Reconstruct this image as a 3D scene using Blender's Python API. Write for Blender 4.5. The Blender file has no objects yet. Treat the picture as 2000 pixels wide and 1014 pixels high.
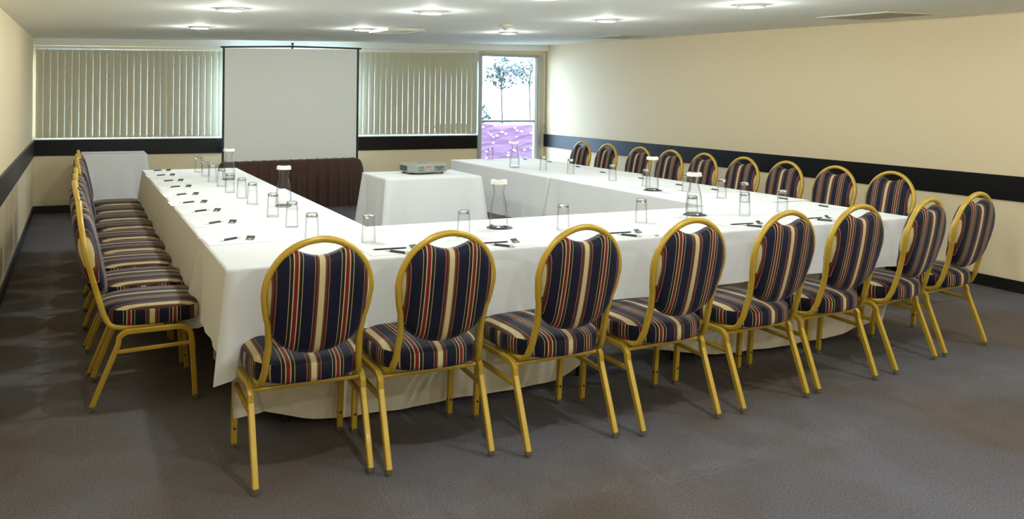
import bpy, bmesh, math, random
from mathutils import Vector, Matrix
random.seed(7)
S = bpy.context.scene
C = S.collection
PI = math.pi

# ------------------------------------------------------------------ camera
R_ = Vector((0.90175, -0.43205, 0.0117845)); U_ = Vector((-0.0074, 0.01177, 0.9999)); W_ = Vector((0.43206, 0.90181, -0.007416))
R_.normalize(); W_ = (W_ - R_ * W_.dot(R_)).normalized(); U_ = R_.cross(W_)
cd = bpy.data.cameras.new('camera'); cam = bpy.data.objects.new('camera', cd); C.objects.link(cam)
cam.matrix_world = Matrix(((R_.x, U_.x, -W_.x, 0), (R_.y, U_.y, -W_.y, 0), (R_.z, U_.z, -W_.z, 1.4334), (0, 0, 0, 1)))
cd.sensor_width = 36.0; cd.lens = 1637.74 / 2000 * 36
cd.shift_x = (1000 - 935.67) / 2000; cd.shift_y = (201.05 - 507) / 2000
cd.clip_start = 0.05
S.camera = cam
# ------------------------------------------------------------------ world, exposure
wd = bpy.data.worlds.new('sky'); S.world = wd; wd.use_nodes = True
bg = wd.node_tree.nodes['Background']; bg.inputs[0].default_value = (0.52, 0.73, 1.0, 1); bg.inputs[1].default_value = 19.0
S.view_settings.view_transform = 'Standard'; S.view_settings.look = 'None'
S.view_settings.exposure = 0.0; S.view_settings.gamma = 1.0; S.view_settings.use_curve_mapping = False
LAMP_W = 34.5
LAMP_COL = (0.945, 1.0, 0.99)
cy = S.cycles
cy.max_bounces = 7; cy.diffuse_bounces = 5; cy.glossy_bounces = 3; cy.transmission_bounces = 4; cy.transparent_max_bounces = 24
cy.caustics_reflective = False; cy.caustics_refractive = False

# ------------------------------------------------------------------ helpers
def srgb(r, g, b):
    f = lambda c: (c / 255 / 12.92) if c / 255 <= 0.04045 else ((c / 255 + 0.055) / 1.055) ** 2.4
    return (f(r), f(g), f(b), 1)

def mat(name, col, rough=0.6, metal=0.0, noise=0.0, nscale=40, bump=0.0, bscale=200, spec=0.5, coat=0.0, sheen=0.0):
    m = bpy.data.materials.new(name); m.use_nodes = True
    nt = m.node_tree; b = nt.nodes['Principled BSDF']
    b.inputs['Base Color'].default_value = col; b.inputs['Roughness'].default_value = rough
    b.inputs['Metallic'].default_value = metal; b.inputs['Specular IOR Level'].default_value = spec
    b.inputs['Coat Weight'].default_value = coat; b.inputs['Sheen Weight'].default_value = sheen
    if noise or bump:
        tc = nt.nodes.new('ShaderNodeTexCoord')
    if noise:
        n = nt.nodes.new('ShaderNodeTexNoise'); n.inputs['Scale'].default_value = nscale; n.inputs['Detail'].default_value = 4
        nt.links.new(tc.outputs['Object'], n.inputs['Vector'])
        mx = nt.nodes.new('ShaderNodeMix'); mx.data_type = 'RGBA'
        mx.inputs[6].default_value = tuple(c * (1 - noise) for c in col[:3]) + (1,)
        mx.inputs[7].default_value = tuple(min(1, c * (1 + noise)) for c in col[:3]) + (1,)
        nt.links.new(n.outputs['Fac'], mx.inputs[0]); nt.links.new(mx.outputs[2], b.inputs['Base Color'])
    if bump:
        n2 = nt.nodes.new('ShaderNodeTexNoise'); n2.inputs['Scale'].default_value = bscale; n2.inputs['Detail'].default_value = 3
        nt.links.new(tc.outputs['Object'], n2.inputs['Vector'])
        bp = nt.nodes.new('ShaderNodeBump'); bp.inputs['Strength'].default_value = bump; bp.inputs['Distance'].default_value = 0.01
        nt.links.new(n2.outputs['Fac'], bp.inputs['Height']); nt.links.new(bp.outputs['Normal'], b.inputs['Normal'])
    return m

def emit(name, col, strength):
    m = bpy.data.materials.new(name); m.use_nodes = True; nt = m.node_tree
    nt.nodes.remove(nt.nodes['Principled BSDF'])
    e = nt.nodes.new('ShaderNodeEmission'); e.inputs[0].default_value = col; e.inputs[1].default_value = strength
    nt.links.new(e.outputs[0], nt.nodes['Material Output'].inputs[0]); return m

def thin_glass(name, tint=0.97, edge=0.55, refl=1.0, edgepow=3.0):
    """clear sheet glass: see-through, mirror-like by Fresnel, absorbing more where it is looked at edge-on"""
    m = bpy.data.materials.new(name); m.use_nodes = True; nt = m.node_tree
    nt.nodes.remove(nt.nodes['Principled BSDF'])
    lw = nt.nodes.new('ShaderNodeLayerWeight'); lw.inputs[0].default_value = 0.5
    pa = nt.nodes.new('ShaderNodeMath'); pa.operation = 'POWER'; pa.inputs[1].default_value = edgepow; nt.links.new(lw.outputs['Facing'], pa.inputs[0])
    mx = nt.nodes.new('ShaderNodeMix'); mx.data_type = 'RGBA'
    mx.inputs[6].default_value = (tint, tint, tint, 1); mx.inputs[7].default_value = (edge, edge * 1.02, edge * 1.01, 1)
    nt.links.new(pa.outputs[0], mx.inputs[0])
    tr = nt.nodes.new('ShaderNodeBsdfTransparent'); nt.links.new(mx.outputs[2], tr.inputs[0])
    gl = nt.nodes.new('ShaderNodeBsdfGlossy'); gl.inputs['Roughness'].default_value = 0.02
    gl.inputs[0].default_value = (refl, refl, refl, 1)
    l2 = nt.nodes.new('ShaderNodeLayerWeight'); l2.inputs[0].default_value = 0.5
    pw = nt.nodes.new('ShaderNodeMath'); pw.operation = 'POWER'; pw.inputs[1].default_value = 4.0; nt.links.new(l2.outputs['Facing'], pw.inputs[0])
    fr = nt.nodes.new('ShaderNodeMath'); fr.operation = 'MULTIPLY_ADD'; fr.inputs[1].default_value = 0.65; fr.inputs[2].default_value = 0.03
    nt.links.new(pw.outputs[0], fr.inputs[0])
    ms = nt.nodes.new('ShaderNodeMixShader')
    nt.links.new(fr.outputs[0], ms.inputs[0]); nt.links.new(tr.outputs[0], ms.inputs[1]); nt.links.new(gl.outputs[0], ms.inputs[2])
    nt.links.new(ms.outputs[0], nt.nodes['Material Output'].inputs[0]); return m

def link(name, me, m, parent=None, smooth=False, loc=None):
    if m is not None and not me.materials: me.materials.append(m)
    if smooth:
        for p in me.polygons: p.use_smooth = True
    o = bpy.data.objects.new(name, me); C.objects.link(o)
    if parent is not None: o.parent = parent
    if loc is not None: o.location = loc
    return o

def obj(name, bm, m, parent=None, smooth=False, loc=None, recalc=True):
    if recalc: bmesh.ops.recalc_face_normals(bm, faces=bm.faces)
    me = bpy.data.meshes.new(name); bm.to_mesh(me); bm.free()
    return link(name, me, m, parent, smooth, loc)

def empty(name, loc=(0, 0, 0), rz=0.0):
    o = bpy.data.objects.new(name, None); C.objects.link(o)
    o.empty_display_size = 0.1; o.location = loc; o.rotation_euler = (0, 0, rz); return o

def tag(o, label=None, cat=None, group=None, kind=None):
    if label: o['label'] = label
    if cat: o['category'] = cat
    if group: o['group'] = group
    if kind: o['kind'] = kind
    return o

def copy_tree(o, parent=None):
    c = o.copy(); C.objects.link(c); c.parent = parent
    for ch in list(o.children): copy_tree(ch, c)
    return c

def add_box(bm, x0, x1, y0, y1, z0, z1, bev=0.0):
    vs = [bm.verts.new(v) for v in ((x0, y0, z0), (x1, y0, z0), (x1, y1, z0), (x0, y1, z0), (x0, y0, z1), (x1, y0, z1), (x1, y1, z1), (x0, y1, z1))]
    fs = [bm.faces.new([vs[i] for i in f]) for f in ((0, 3, 2, 1), (4, 5, 6, 7), (0, 1, 5, 4), (1, 2, 6, 5), (2, 3, 7, 6), (3, 0, 4, 7))]
    if bev:
        es = list({e for f in fs for e in f.edges})
        bmesh.ops.bevel(bm, geom=es, offset=bev, segments=2, affect='EDGES', profile=0.5)
    return vs

def box(name, x0, x1, y0, y1, z0, z1, m, parent=None, bev=0.0):
    bm = bmesh.new(); add_box(bm, x0, x1, y0, y1, z0, z1, bev); return obj(name, bm, m, parent)

def prism(name, pts_bottom, pts_top, m, parent=None):
    """two matching polygons joined by side faces"""
    bm = bmesh.new(); a = [bm.verts.new(p) for p in pts_bottom]; b = [bm.verts.new(p) for p in pts_top]
    n = len(a); bm.faces.new(a[::-1]); bm.faces.new(b)
    for i in range(n): bm.faces.new((a[i], a[(i + 1) % n], b[(i + 1) % n], b[i]))
    return obj(name, bm, m, parent)

def sweep(bm, path, w, h, hint, corner=0.35, caps=True):
    """rounded rectangular tube of width w (along hint x tangent) and height h (along hint) following path"""
    prof = []
    cw, ch = w / 2, h / 2; r = min(w, h) * corner
    for sx, sy, a0 in ((1, 1, 0), (-1, 1, 90), (-1, -1, 180), (1, -1, 270)):
        for k in range(3):
            a = math.radians(a0 + 45 * k)
            prof.append((sx * (cw - r) + r * math.cos(a), sy * (ch - r) + r * math.sin(a)))
    rings = []; P = [Vector(p) for p in path]; n = len(P)
    for i, p in enumerate(P):
        t = (P[min(i + 1, n - 1)] - P[max(i - 1, 0)]).normalized()
        hv = Vector(hint(i) if callable(hint) else hint)
        s = t.cross(hv).normalized(); u = s.cross(t).normalized()
        rings.append([bm.verts.new(p + s * a + u * b) for a, b in prof])
    m = len(prof)
    for a, b in zip(rings, rings[1:]):
        for k in range(m): bm.faces.new((a[k], a[(k + 1) % m], b[(k + 1) % m], b[k]))
    if caps: bm.faces.new(rings[0][::-1]); bm.faces.new(rings[-1])

def lathe(bm, prof, n=24, close_top=True, close_bot=True):
    rings = []
    for r, z in prof:
        rings.append([bm.verts.new((r * math.cos(2 * PI * k / n), r * math.sin(2 * PI * k / n), z)) for k in range(n)])
    for a, b in zip(rings, rings[1:]):
        for k in range(n): bm.faces.new((a[k], a[(k + 1) % n], b[(k + 1) % n], b[k]))
    if close_bot: bm.faces.new(rings[0][::-1])
    if close_top: bm.faces.new(rings[-1])

def tube(bm, a, b, r, n=10):
    a, b = Vector(a), Vector(b); t = (b - a).normalized()
    s = t.orthogonal().normalized(); u = t.cross(s)
    ra = [bm.verts.new(a + (s * math.cos(2 * PI * k / n) + u * math.sin(2 * PI * k / n)) * r) for k in range(n)]
    rb = [bm.verts.new(b + (s * math.cos(2 * PI * k / n) + u * math.sin(2 * PI * k / n)) * r) for k in range(n)]
    for k in range(n): bm.faces.new((ra[k], ra[(k + 1) % n], rb[(k + 1) % n], rb[k]))
    bm.faces.new(ra[::-1]); bm.faces.new(rb)

# ------------------------------------------------------------------ materials
M = {}
M['wall'] = mat('wall_cream', srgb(230, 211, 172), 0.75, noise=0.03, nscale=60, bump=0.05, bscale=300)
M['ceiling'] = mat('ceiling_paint', srgb(238, 240, 232), 0.8, noise=0.015, nscale=3)
M['band'] = mat('dark_wood', srgb(9, 7, 6), 0.38, noise=0.25, nscale=14, spec=0.25)
M['base'] = mat('black_baseboard', srgb(14, 13, 13), 0.45)
M['white'] = mat('white_paint', srgb(225, 225, 215), 0.5)
M['alu'] = mat('grey_aluminium', srgb(168, 172, 172), 0.4, metal=0.35)
M['cloth'] = mat('white_cloth', srgb(227, 229, 229), 0.85, noise=0.02, nscale=5, bump=0.06, bscale=9, spec=0.15, sheen=0.1)
M['under'] = mat('ivory_cloth', srgb(222, 213, 188), 0.85, noise=0.03, nscale=5, bump=0.06, bscale=9, spec=0.15, sheen=0.1)
M['gold'] = mat('gold_enamel', srgb(192, 158, 50), 0.33, metal=0.15, noise=0.12, nscale=18, spec=0.6, coat=0.15)
M['chrome'] = mat('metal_glide', srgb(190, 180, 150), 0.25, metal=0.9)
M['stud'] = mat('dark_stud', srgb(70, 45, 22), 0.4, metal=0.5)
M['slat'] = mat('blind_fabric', srgb(190, 186, 158), 0.8, noise=0.03, nscale=60, bump=0.05, bscale=500)
M['screen'] = mat('screen_fabric', srgb(246, 248, 240), 0.7)
M['black'] = mat('black_plastic', srgb(18, 18, 18), 0.5)
M['brown'] = mat('brown_fabric', srgb(76, 52, 44), 0.9, noise=0.12, nscale=20, sheen=0.1)
M['wood'] = mat('table_plywood', srgb(120, 90, 60), 0.6)
M['steel'] = mat('steel_leg', srgb(60, 60, 62), 0.4, metal=0.7)
M['paper'] = mat('paper', srgb(232, 233, 230), 0.7)
M['penwhite'] = mat('pen_white', srgb(226, 226, 214), 0.35)
M['pendark'] = mat('pen_dark', srgb(52, 58, 68), 0.45)
M['pencil'] = mat('pencil_black', srgb(30, 34, 32), 0.4)
M['green'] = mat('sachet_green', srgb(52, 72, 48), 0.5, noise=0.2, nscale=90)
M['lid'] = mat('white_lid', srgb(244, 240, 226), 0.5)
M['coaster'] = mat('dark_coaster', srgb(66, 68, 60), 0.6, noise=0.15, nscale=80)
M['glass'] = thin_glass('tumbler_glass', 0.955, 0.10, 1.0, 2.4)
M['glassbase'] = bpy.data.materials.new('thick_glass'); M['glassbase'].use_nodes = True
_n = M['glassbase'].node_tree; _b = _n.nodes['Principled BSDF']; _b.inputs['Transmission Weight'].default_value = 1.0; _b.inputs['Roughness'].default_value = 0.02; _b.inputs['IOR'].default_value = 1.5; _b.inputs['Base Color'].default_value = (.97, .99, .98, 1)
M['pane'] = thin_glass('window_pane', 0.97, 0.9, 0.8)
M['projgrey'] = mat('projector_shell', srgb(150, 155, 146), 0.45)
M['projdark'] = mat('projector_dark', srgb(70, 74, 66), 0.5)
M['orange'] = mat('orange_sticker', srgb(196, 104, 44), 0.5)
M['lamp'] = emit('lamp_lens', (1, 1, 0.96, 1), 14.0)
M['ventgrey'] = mat('vent_enamel', srgb(206, 203, 186), 0.5)
M['detector'] = mat('detector_plastic', srgb(196, 190, 165), 0.5)
M['ground'] = mat('patio_concrete', srgb(150, 150, 152), 0.9)
M['purple'] = mat('purple_hedge', srgb(92, 62, 80), 0.9, noise=0.15, nscale=9)
M['leaf'] = mat('leaf', srgb(40, 54, 46), 0.6, noise=0.2, nscale=5)
M['trunk'] = mat('trunk', srgb(56, 54, 52), 0.9)
M['flower'] = mat('white_flower', srgb(240, 240, 240), 0.7)

def stripe_material():
    m = bpy.data.materials.new('striped_upholstery'); m.use_nodes = True; nt = m.node_tree
    b = nt.nodes['Principled BSDF']; b.inputs['Roughness'].default_value = 0.62; b.inputs['Specular IOR Level'].default_value = 0.22
    b.inputs['Sheen Weight'].default_value = 0.12; b.inputs['Sheen Roughness'].default_value = 0.45; b.inputs['Sheen Tint'].default_value = (.7, .78, 1, 1)
    uv = nt.nodes.new('ShaderNodeUVMap'); uv.uv_map = 'stripes'
    sp = nt.nodes.new('ShaderNodeSeparateXYZ'); nt.links.new(uv.outputs[0], sp.inputs[0])
    d = nt.nodes.new('ShaderNodeMath'); d.operation = 'PINGPONG'; d.inputs[1].default_value = 0.0935
    nt.links.new(sp.outputs[0], d.inputs[0])
    q = nt.nodes.new('ShaderNodeMath'); q.operation = 'DIVIDE'; q.inputs[1].default_value = 0.0935
    nt.links.new(d.outputs[0], q.inputs[0])
    cr = nt.nodes.new('ShaderNodeValToRGB'); cr.color_ramp.interpolation = 'CONSTANT'
    cream = srgb(196, 178, 134); olive = srgb(84, 66, 36); red = srgb(76, 24, 22); pink = srgb(176, 118, 98)
    navy = srgb(12, 13, 37); tan = srgb(186, 160, 106); grn = srgb(24, 26, 20); red2 = srgb(112, 24, 20)
    stops = [(0, cream), (.11, olive), (.18, red), (.27, pink), (.29, navy), (.74, tan), (.762, grn), (.885, cream), (.925, red2)]
    el = cr.color_ramp.elements
    el[0].position = 0; el[0].color = stops[0][1]; el[1].position = stops[1][0]; el[1].color = stops[1][1]
    for p, c in stops[2:]:
        e = el.new(p); e.color = c
    nt.links.new(q.outputs[0], cr.inputs[0])
    tc = nt.nodes.new('ShaderNodeTexCoord'); n = nt.nodes.new('ShaderNodeTexNoise'); n.inputs['Scale'].default_value = 350
    nt.links.new(tc.outputs['Object'], n.inputs['Vector'])
    mr = nt.nodes.new('ShaderNodeMapRange'); mr.inputs[3].default_value = 0.75; mr.inputs[4].default_value = 1.25
    nt.links.new(n.outputs['Fac'], mr.inputs[0])
    mu = nt.nodes.new('ShaderNodeMix'); mu.data_type = 'RGBA'; mu.blend_type = 'MULTIPLY'; mu.inputs[0].default_value = 1.0
    nt.links.new(cr.outputs[0], mu.inputs[6]); nt.links.new(mr.outputs[0], mu.inputs[7])
    nt.links.new(mu.outputs[2], b.inputs['Base Color'])
    bp = nt.nodes.new('ShaderNodeBump'); bp.inputs['Strength'].default_value = 0.12; bp.inputs['Distance'].default_value = 0.002
    nt.links.new(n.outputs['Fac'], bp.inputs['Height']); nt.links.new(bp.outputs[0], b.inputs['Normal'])
    return m
M['stripe'] = stripe_material()

def carpet_material():
    m = bpy.data.materials.new('carpet'); m.use_nodes = True; nt = m.node_tree; N = nt.nodes.new; Lk = nt.links.new
    b = nt.nodes['Principled BSDF']; b.inputs['Roughness'].default_value = 0.95; b.inputs['Specular IOR Level'].default_value = 0.1
    tc = N('ShaderNodeTexCoord')
    big = N('ShaderNodeTexNoise'); big.inputs['Scale'].default_value = 0.75; big.inputs['Detail'].default_value = 5; big.inputs['Roughness'].default_value = 0.55
    Lk(tc.outputs['Object'], big.inputs['Vector'])
    r1 = N('ShaderNodeValToRGB'); e = r1.color_ramp.elements
    e[0].position = 0.40; e[0].color = srgb(98, 88, 81); e[1].position = 0.56; e[1].color = srgb(105, 103, 107)
    Lk(big.outputs['Fac'], r1.inputs[0])
    fine = N('ShaderNodeTexNoise'); fine.inputs['Scale'].default_value = 150; fine.inputs['Detail'].default_value = 3
    Lk(tc.outputs['Object'], fine.inputs['Vector'])
    mr = N('ShaderNodeMapRange'); mr.inputs[1].default_value = 0.3; mr.inputs[2].default_value = 0.7; mr.inputs[3].default_value = 0.62; mr.inputs[4].default_value = 1.35
    Lk(fine.outputs['Fac'], mr.inputs[0])
    mu = N('ShaderNodeMix'); mu.data_type = 'RGBA'; mu.blend_type = 'MULTIPLY'; mu.inputs[0].default_value = 1
    Lk(r1.outputs[0], mu.inputs[6]); Lk(mr.outputs[0], mu.inputs[7])
    br = N('ShaderNodeTexBrick'); br.offset = 0.0; br.inputs['Scale'].default_value = 1.0
    br.inputs['Brick Width'].default_value = 0.5; br.inputs['Row Height'].default_value = 0.5; br.inputs['Mortar Size'].default_value = 0.003; br.inputs['Mortar Smooth'].default_value = 0.4
    br.inputs['Color1'].default_value = (0, 0, 0, 1); br.inputs['Color2'].default_value = (0, 0, 0, 1); br.inputs['Mortar'].default_value = (1, 1, 1, 1)
    Lk(tc.outputs['Object'], br.inputs['Vector'])
    wn = N('ShaderNodeTexNoise'); wn.inputs['Scale'].default_value = 1.6; Lk(tc.outputs['Object'], wn.inputs['Vector'])
    wr = N('ShaderNodeMapRange'); wr.inputs[1].default_value = 0.42; wr.inputs[2].default_value = 0.65; wr.inputs[4].default_value = 0.22; Lk(wn.outputs['Fac'], wr.inputs[0])
    mm = N('ShaderNodeMath'); mm.operation = 'MULTIPLY'; Lk(br.outputs['Color'], mm.inputs[0]); Lk(wr.outputs[0], mm.inputs[1])
    mx = N('ShaderNodeMix'); mx.data_type = 'RGBA'; mx.inputs[7].default_value = srgb(150, 142, 134)
    Lk(mm.outputs[0], mx.inputs[0]); Lk(mu.outputs[2], mx.inputs[6]); Lk(mx.outputs[2], b.inputs['Base Color'])
    bp = N('ShaderNodeBump'); bp.inputs['Strength'].default_value = 0.35; bp.inputs['Distance'].default_value = 0.004
    Lk(fine.outputs['Fac'], bp.inputs['Height']); Lk(bp.outputs[0], b.inputs['Normal'])
    return m
M['carpet'] = carpet_material()

# ------------------------------------------------------------------ room shell
XL, XR, YB, YF = -0.464, 6.421, 11.077, -2.6
def HC(x, y): return 2.056 + 0.025 * (x + 0.464) + 0.015 * (y - 11.077)
T = 0.15
def st(o, label, cat): return tag(o, label, cat, kind='structure')
st(box('floor', XL - T, XR + T, YF - T, YB + T, -0.1, 0.0, M['carpet']), 'dark grey brown carpet tiles across the whole room', 'floor')
cx0, cx1, cy0, cy1 = XL - T, XR + T, YF - T, YB + T
cor = [(cx0, cy0), (cx1, cy0), (cx1, cy1), (cx0, cy1)]
st(prism('ceiling', [(x, y, HC(x, y)) for x, y in cor], [(x, y, HC(x, y) + 0.12) for x, y in cor], M['ceiling']), 'low off-white plain ceiling with round downlights', 'ceiling')
def wall(name, x0, x1, y0, y1, label, z0=0.0):
    c = [(x0, y0), (x1, y0), (x1, y1), (x0, y1)]
    return st(prism(name, [(x, y, z0) for x, y in c], [(x, y, HC(x, y) + 0.002) for x, y in c], M['wall']), label, 'wall')
wall('wall_left', XL - T, XL, YF, YB, 'cream wall on the left beside the row of chairs')
wall('wall_right', XR, XR + T, YF, YB, 'long cream wall on the right with a dark band')
wall('wall_front', XL - T, XR + T, YF - T, YF, 'plain cream wall closing the room')
WX0, WX1, WZ0, WZ1 = XL + 0.02, 5.265, 0.868, 1.952      # window strip
DX0, DX1, DZ1 = 5.285, 6.345, 2.075                     # glazed door
wb = empty('wall_back', (0, 0, 0)); st(wb, 'cream far wall with windows, blinds and a glazed door', 'wall')
box('wall_below_windows', XL - T, DX0, YB, YB + T, 0, WZ0, M['wall'], wb)
c = [(XL - T, YB), (XR + T, YB), (XR + T, YB + T), (XL - T, YB + T)]
prism('wall_above_windows', [(XL - T, YB, WZ1), (DX0, YB, WZ1), (DX0, YB + T, WZ1), (XL - T, YB + T, WZ1)],
      [(x, y, HC(x, y) + 0.002) for x, y in ((XL - T, YB), (DX0, YB), (DX0, YB + T), (XL - T, YB + T))], M['wall'], wb)
prism('wall_above_door', [(DX0, YB, DZ1), (DX1, YB, DZ1), (DX1, YB + T, DZ1), (DX0, YB + T, DZ1)],
      [(x, y, HC(x, y) + 0.002) for x, y in ((DX0, YB), (DX1, YB), (DX1, YB + T), (DX0, YB + T))], M['wall'], wb)
prism('wall_beside_door', [(DX1, YB, 0), (XR + T, YB, 0), (XR + T, YB + T, 0), (DX1, YB + T, 0)],
      [(x, y, HC(x, y) + 0.002) for x, y in ((DX1, YB), (XR + T, YB), (XR + T, YB + T), (DX1, YB + T))], M['wall'], wb)
box('wall_left_of_windows', XL - T, WX0, YB, YB + T, WZ0, WZ1, M['wall'], wb)
# header fascia just under the ceiling
hx0, hx1 = XL, XR
hd = prism('trim_1', [(hx0, YB - 0.09, 1.975), (hx1, YB - 0.09, 2.135), (hx1, YB, 2.135), (hx0, YB, 1.975)],
           [(hx0, YB - 0.09, HC(hx0, YB)), (hx1, YB - 0.09, HC(hx1, YB)), (hx1, YB, HC(hx1, YB)), (hx0, YB, HC(hx0, YB))], M['white'])
st(hd, 'pale fascia board under the ceiling above the blinds', 'trim')
# dark dado band, baseboards
BZ0, BZ1, BT = 0.678, 0.866, 0.02
st(box('trim_2', XL, DX0 - 0.01, YB - BT, YB, BZ0, BZ1, M['band'], bev=0.003), 'dark wooden band along the far wall below the blinds', 'trim')
st(box('trim_3', XL, XL + BT, YF, YB - BT, BZ0, BZ1, M['band'], bev=0.003), 'dark wooden band running along the left wall', 'trim')
st(box('trim_4', XR - BT, XR, YF, YB, BZ0 + 0.012, BZ1 + 0.012, M['band'], bev=0.003), 'glossy dark wooden band running along the right wall', 'trim')
st(box('baseboard_back', XL, DX0 - 0.01, YB - 0.014, YB, 0, 0.09, M['base']), 'black baseboard along the far wall', 'baseboard')
st(box('baseboard_left', XL, XL + 0.014, YF, YB - 0.014, 0, 0.09, M['base']), 'black baseboard along the left wall', 'baseboard')
st(box('baseboard_right', XR - 0.014, XR, YF, YB, 0, 0.09, M['base']), 'black baseboard along the right wall', 'baseboard')
# window strip behind the blinds
w1 = empty('window_1', (0, 0, 0)); st(w1, 'wide window strip behind the vertical blinds', 'window')
box('window_frame', WX0, WX1, YB + 0.05, YB + 0.09, WZ0, WZ0 + 0.04, M['alu'], w1)
box('window_frame', WX0, WX1, YB + 0.05, YB + 0.09, WZ1 - 0.04, WZ1, M['alu'], w1)
nx = 4
for i in range(nx + 1):
    x = WX0 + 0.02 + (WX1 - WX0 - 0.04) * i / nx
    box('mullion', x - 0.02, x + 0.02, YB + 0.05, YB + 0.09, WZ0 + 0.04, WZ1 - 0.04, M['alu'], w1)
for i in range(nx):
    a = WX0 + 0.04 + (WX1 - WX0 - 0.04) * i / nx; b_ = WX0 + (WX1 - WX0 - 0.04) * (i + 1) / nx
    box('pane', a, b_, YB + 0.068, YB + 0.072, WZ0 + 0.04, WZ1 - 0.04, M['pane'], w1)
box('window_sill', WX0, WX1, YB - 0.03, YB + 0.05, WZ0 - 0.002, WZ0 + 0.012, M['white'], w1)
# glazed door
d1 = empty('door_1', (0, 0, 0)); st(d1, 'aluminium framed glazed door letting in daylight', 'door')
fw = 0.055
box('door_jamb', DX0, DX0 + fw, YB - 0.02, YB + 0.06, 0, DZ1, M['alu'], d1, bev=0.004)
box('door_jamb', DX1 - fw, DX1, YB - 0.02, YB + 0.06, 0, DZ1, M['alu'], d1, bev=0.004)
box('door_head', DX0 + fw, DX1 - fw, YB - 0.02, YB + 0.06, DZ1 - 0.045, DZ1, M['alu'], d1, bev=0.004)
box('door_stile', DX0 + fw, DX0 + fw + 0.022, YB, YB + 0.05, 0.03, DZ1 - 0.045, M['white'], d1)
box('door_stile', DX1 - fw - 0.05, DX1 - fw, YB, YB + 0.05, 0.03, DZ1 - 0.045, M['white'], d1)
box('door_rail', DX0 + fw + 0.022, DX1 - fw - 0.05, YB - 0.012, YB + 0.05, 1.055, 1.09, M['alu'], d1, bev=0.004)
box('door_rail', DX0 + fw + 0.022, DX1 - fw - 0.05, YB, YB + 0.05, 0.03, 0.20, M['alu'], d1, bev=0.004)
box('pane', DX0 + fw + 0.022, DX1 - fw - 0.05, YB + 0.022, YB + 0.027, 0.20, 1.055, M['pane'], d1)
box('pane', DX0 + fw + 0.022, DX1 - fw - 0.05, YB + 0.022, YB + 0.027, 1.09, DZ1 - 0.045, M['pane'], d1)
box('threshold', DX0 + fw, DX1 - fw, YB - 0.02, YB + 0.06, 0, 0.03, M['alu'], d1)
# ------------------------------------------------------------------ outside, seen through the door
tag(box('patio', -6, 16, YB + T, 26, -0.15, -0.05, M['ground']), 'sunlit pale paving outside the glazed door', 'ground', kind='structure')
hb = bmesh.new(); rnd = random.Random(3)
add_box(hb, 6.6, 9.6, 15.2, 15.9, -0.05, 0.86)
hedge = empty('flower_hedge', (8.1, 15.5, -0.05)); tag(hedge, 'low purple hedge with white blossoms outside the glazed door', 'hedge')
bm = bmesh.new(); add_box(bm, -1.5, 1.5, -0.35, 0.35, 0, 0.91)
hb.free()
bmesh.ops.subdivide_edges(bm, edges=bm.edges, cuts=14, use_grid_fill=True)
for v in bm.verts:
    v.co += Vector((rnd.uniform(-.03, .03), rnd.uniform(-.02, .02), rnd.uniform(-.03, .03) if v.co.z > 0.02 else 0))
obj('foliage', bm, M['purple'], hedge)
bm = bmesh.new()
for k in range(55):
    p = Vector((rnd.uniform(-1.4, 1.4), -0.42, rnd.uniform(0.1, 0.93))); s = rnd.uniform(.006, .016)
    add_box(bm, p.x - s, p.x + s, p.y - s * .5, p.y + .05, p.z - s, p.z + s)
tag(obj('blossoms', bm, M['flower'], hedge), kind='stuff')
def tree(name, loc, trunk_h, rx, rz, n, label, seed):
    rr = random.Random(seed); t = empty(name, loc)
    tag(t, label, 'tree', 'small trees outside the door')
    bm = bmesh.new(); pts = [(0, 0, 0), (.02, 0, trunk_h * .5), (-.01, .02, trunk_h), (.03, 0, trunk_h + rz * .8)]
    for a, b2 in zip(pts, pts[1:]): tube(bm, a, b2, 0.02, 8)
    obj('trunk', bm, M['trunk'], t)
    bm = bmesh.new()
    for k in range(n):
        while True:
            q = Vector((rr.uniform(-1, 1), rr.uniform(-1, 1), rr.uniform(-1, 1)))
            if 0.15 < q.length < 1: break
        p = Vector((q.x * rx, q.y * rx * .7, trunk_h + rz * .75 + q.z * rz)); s = rr.uniform(.035, .075)
        d = Vector((rr.uniform(-1, 1), rr.uniform(-1, 1), rr.uniform(-1, 1))).normalized(); e = d.orthogonal().normalized()
        nn = d.cross(e) * 0.004
        v = [bm.verts.new(p + d * s), bm.verts.new(p + e * s * .6), bm.verts.new(p - d * s), bm.verts.new(p - e * s * .6 + nn)]
        bm.faces.new(v)
    tag(obj('leaves', bm, M['leaf'], t, recalc=False), kind='stuff')
tree('garden_tree', (8.62, 16.8, -0.05), 1.75, 0.46, 0.36, 420, 'slender garden tree nearest the left edge of the door glass', 5)
tree('garden_tree', (9.95, 17.9, -0.05), 1.85, 0.44, 0.38, 330, 'slender garden tree at the right of the door glass', 9)
tree('garden_bush', (8.13, 16.8, -0.05), 0.75, 0.22, 0.33, 140, 'small leafy bush at the left edge of the door glass behind the hedge', 12)

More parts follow.
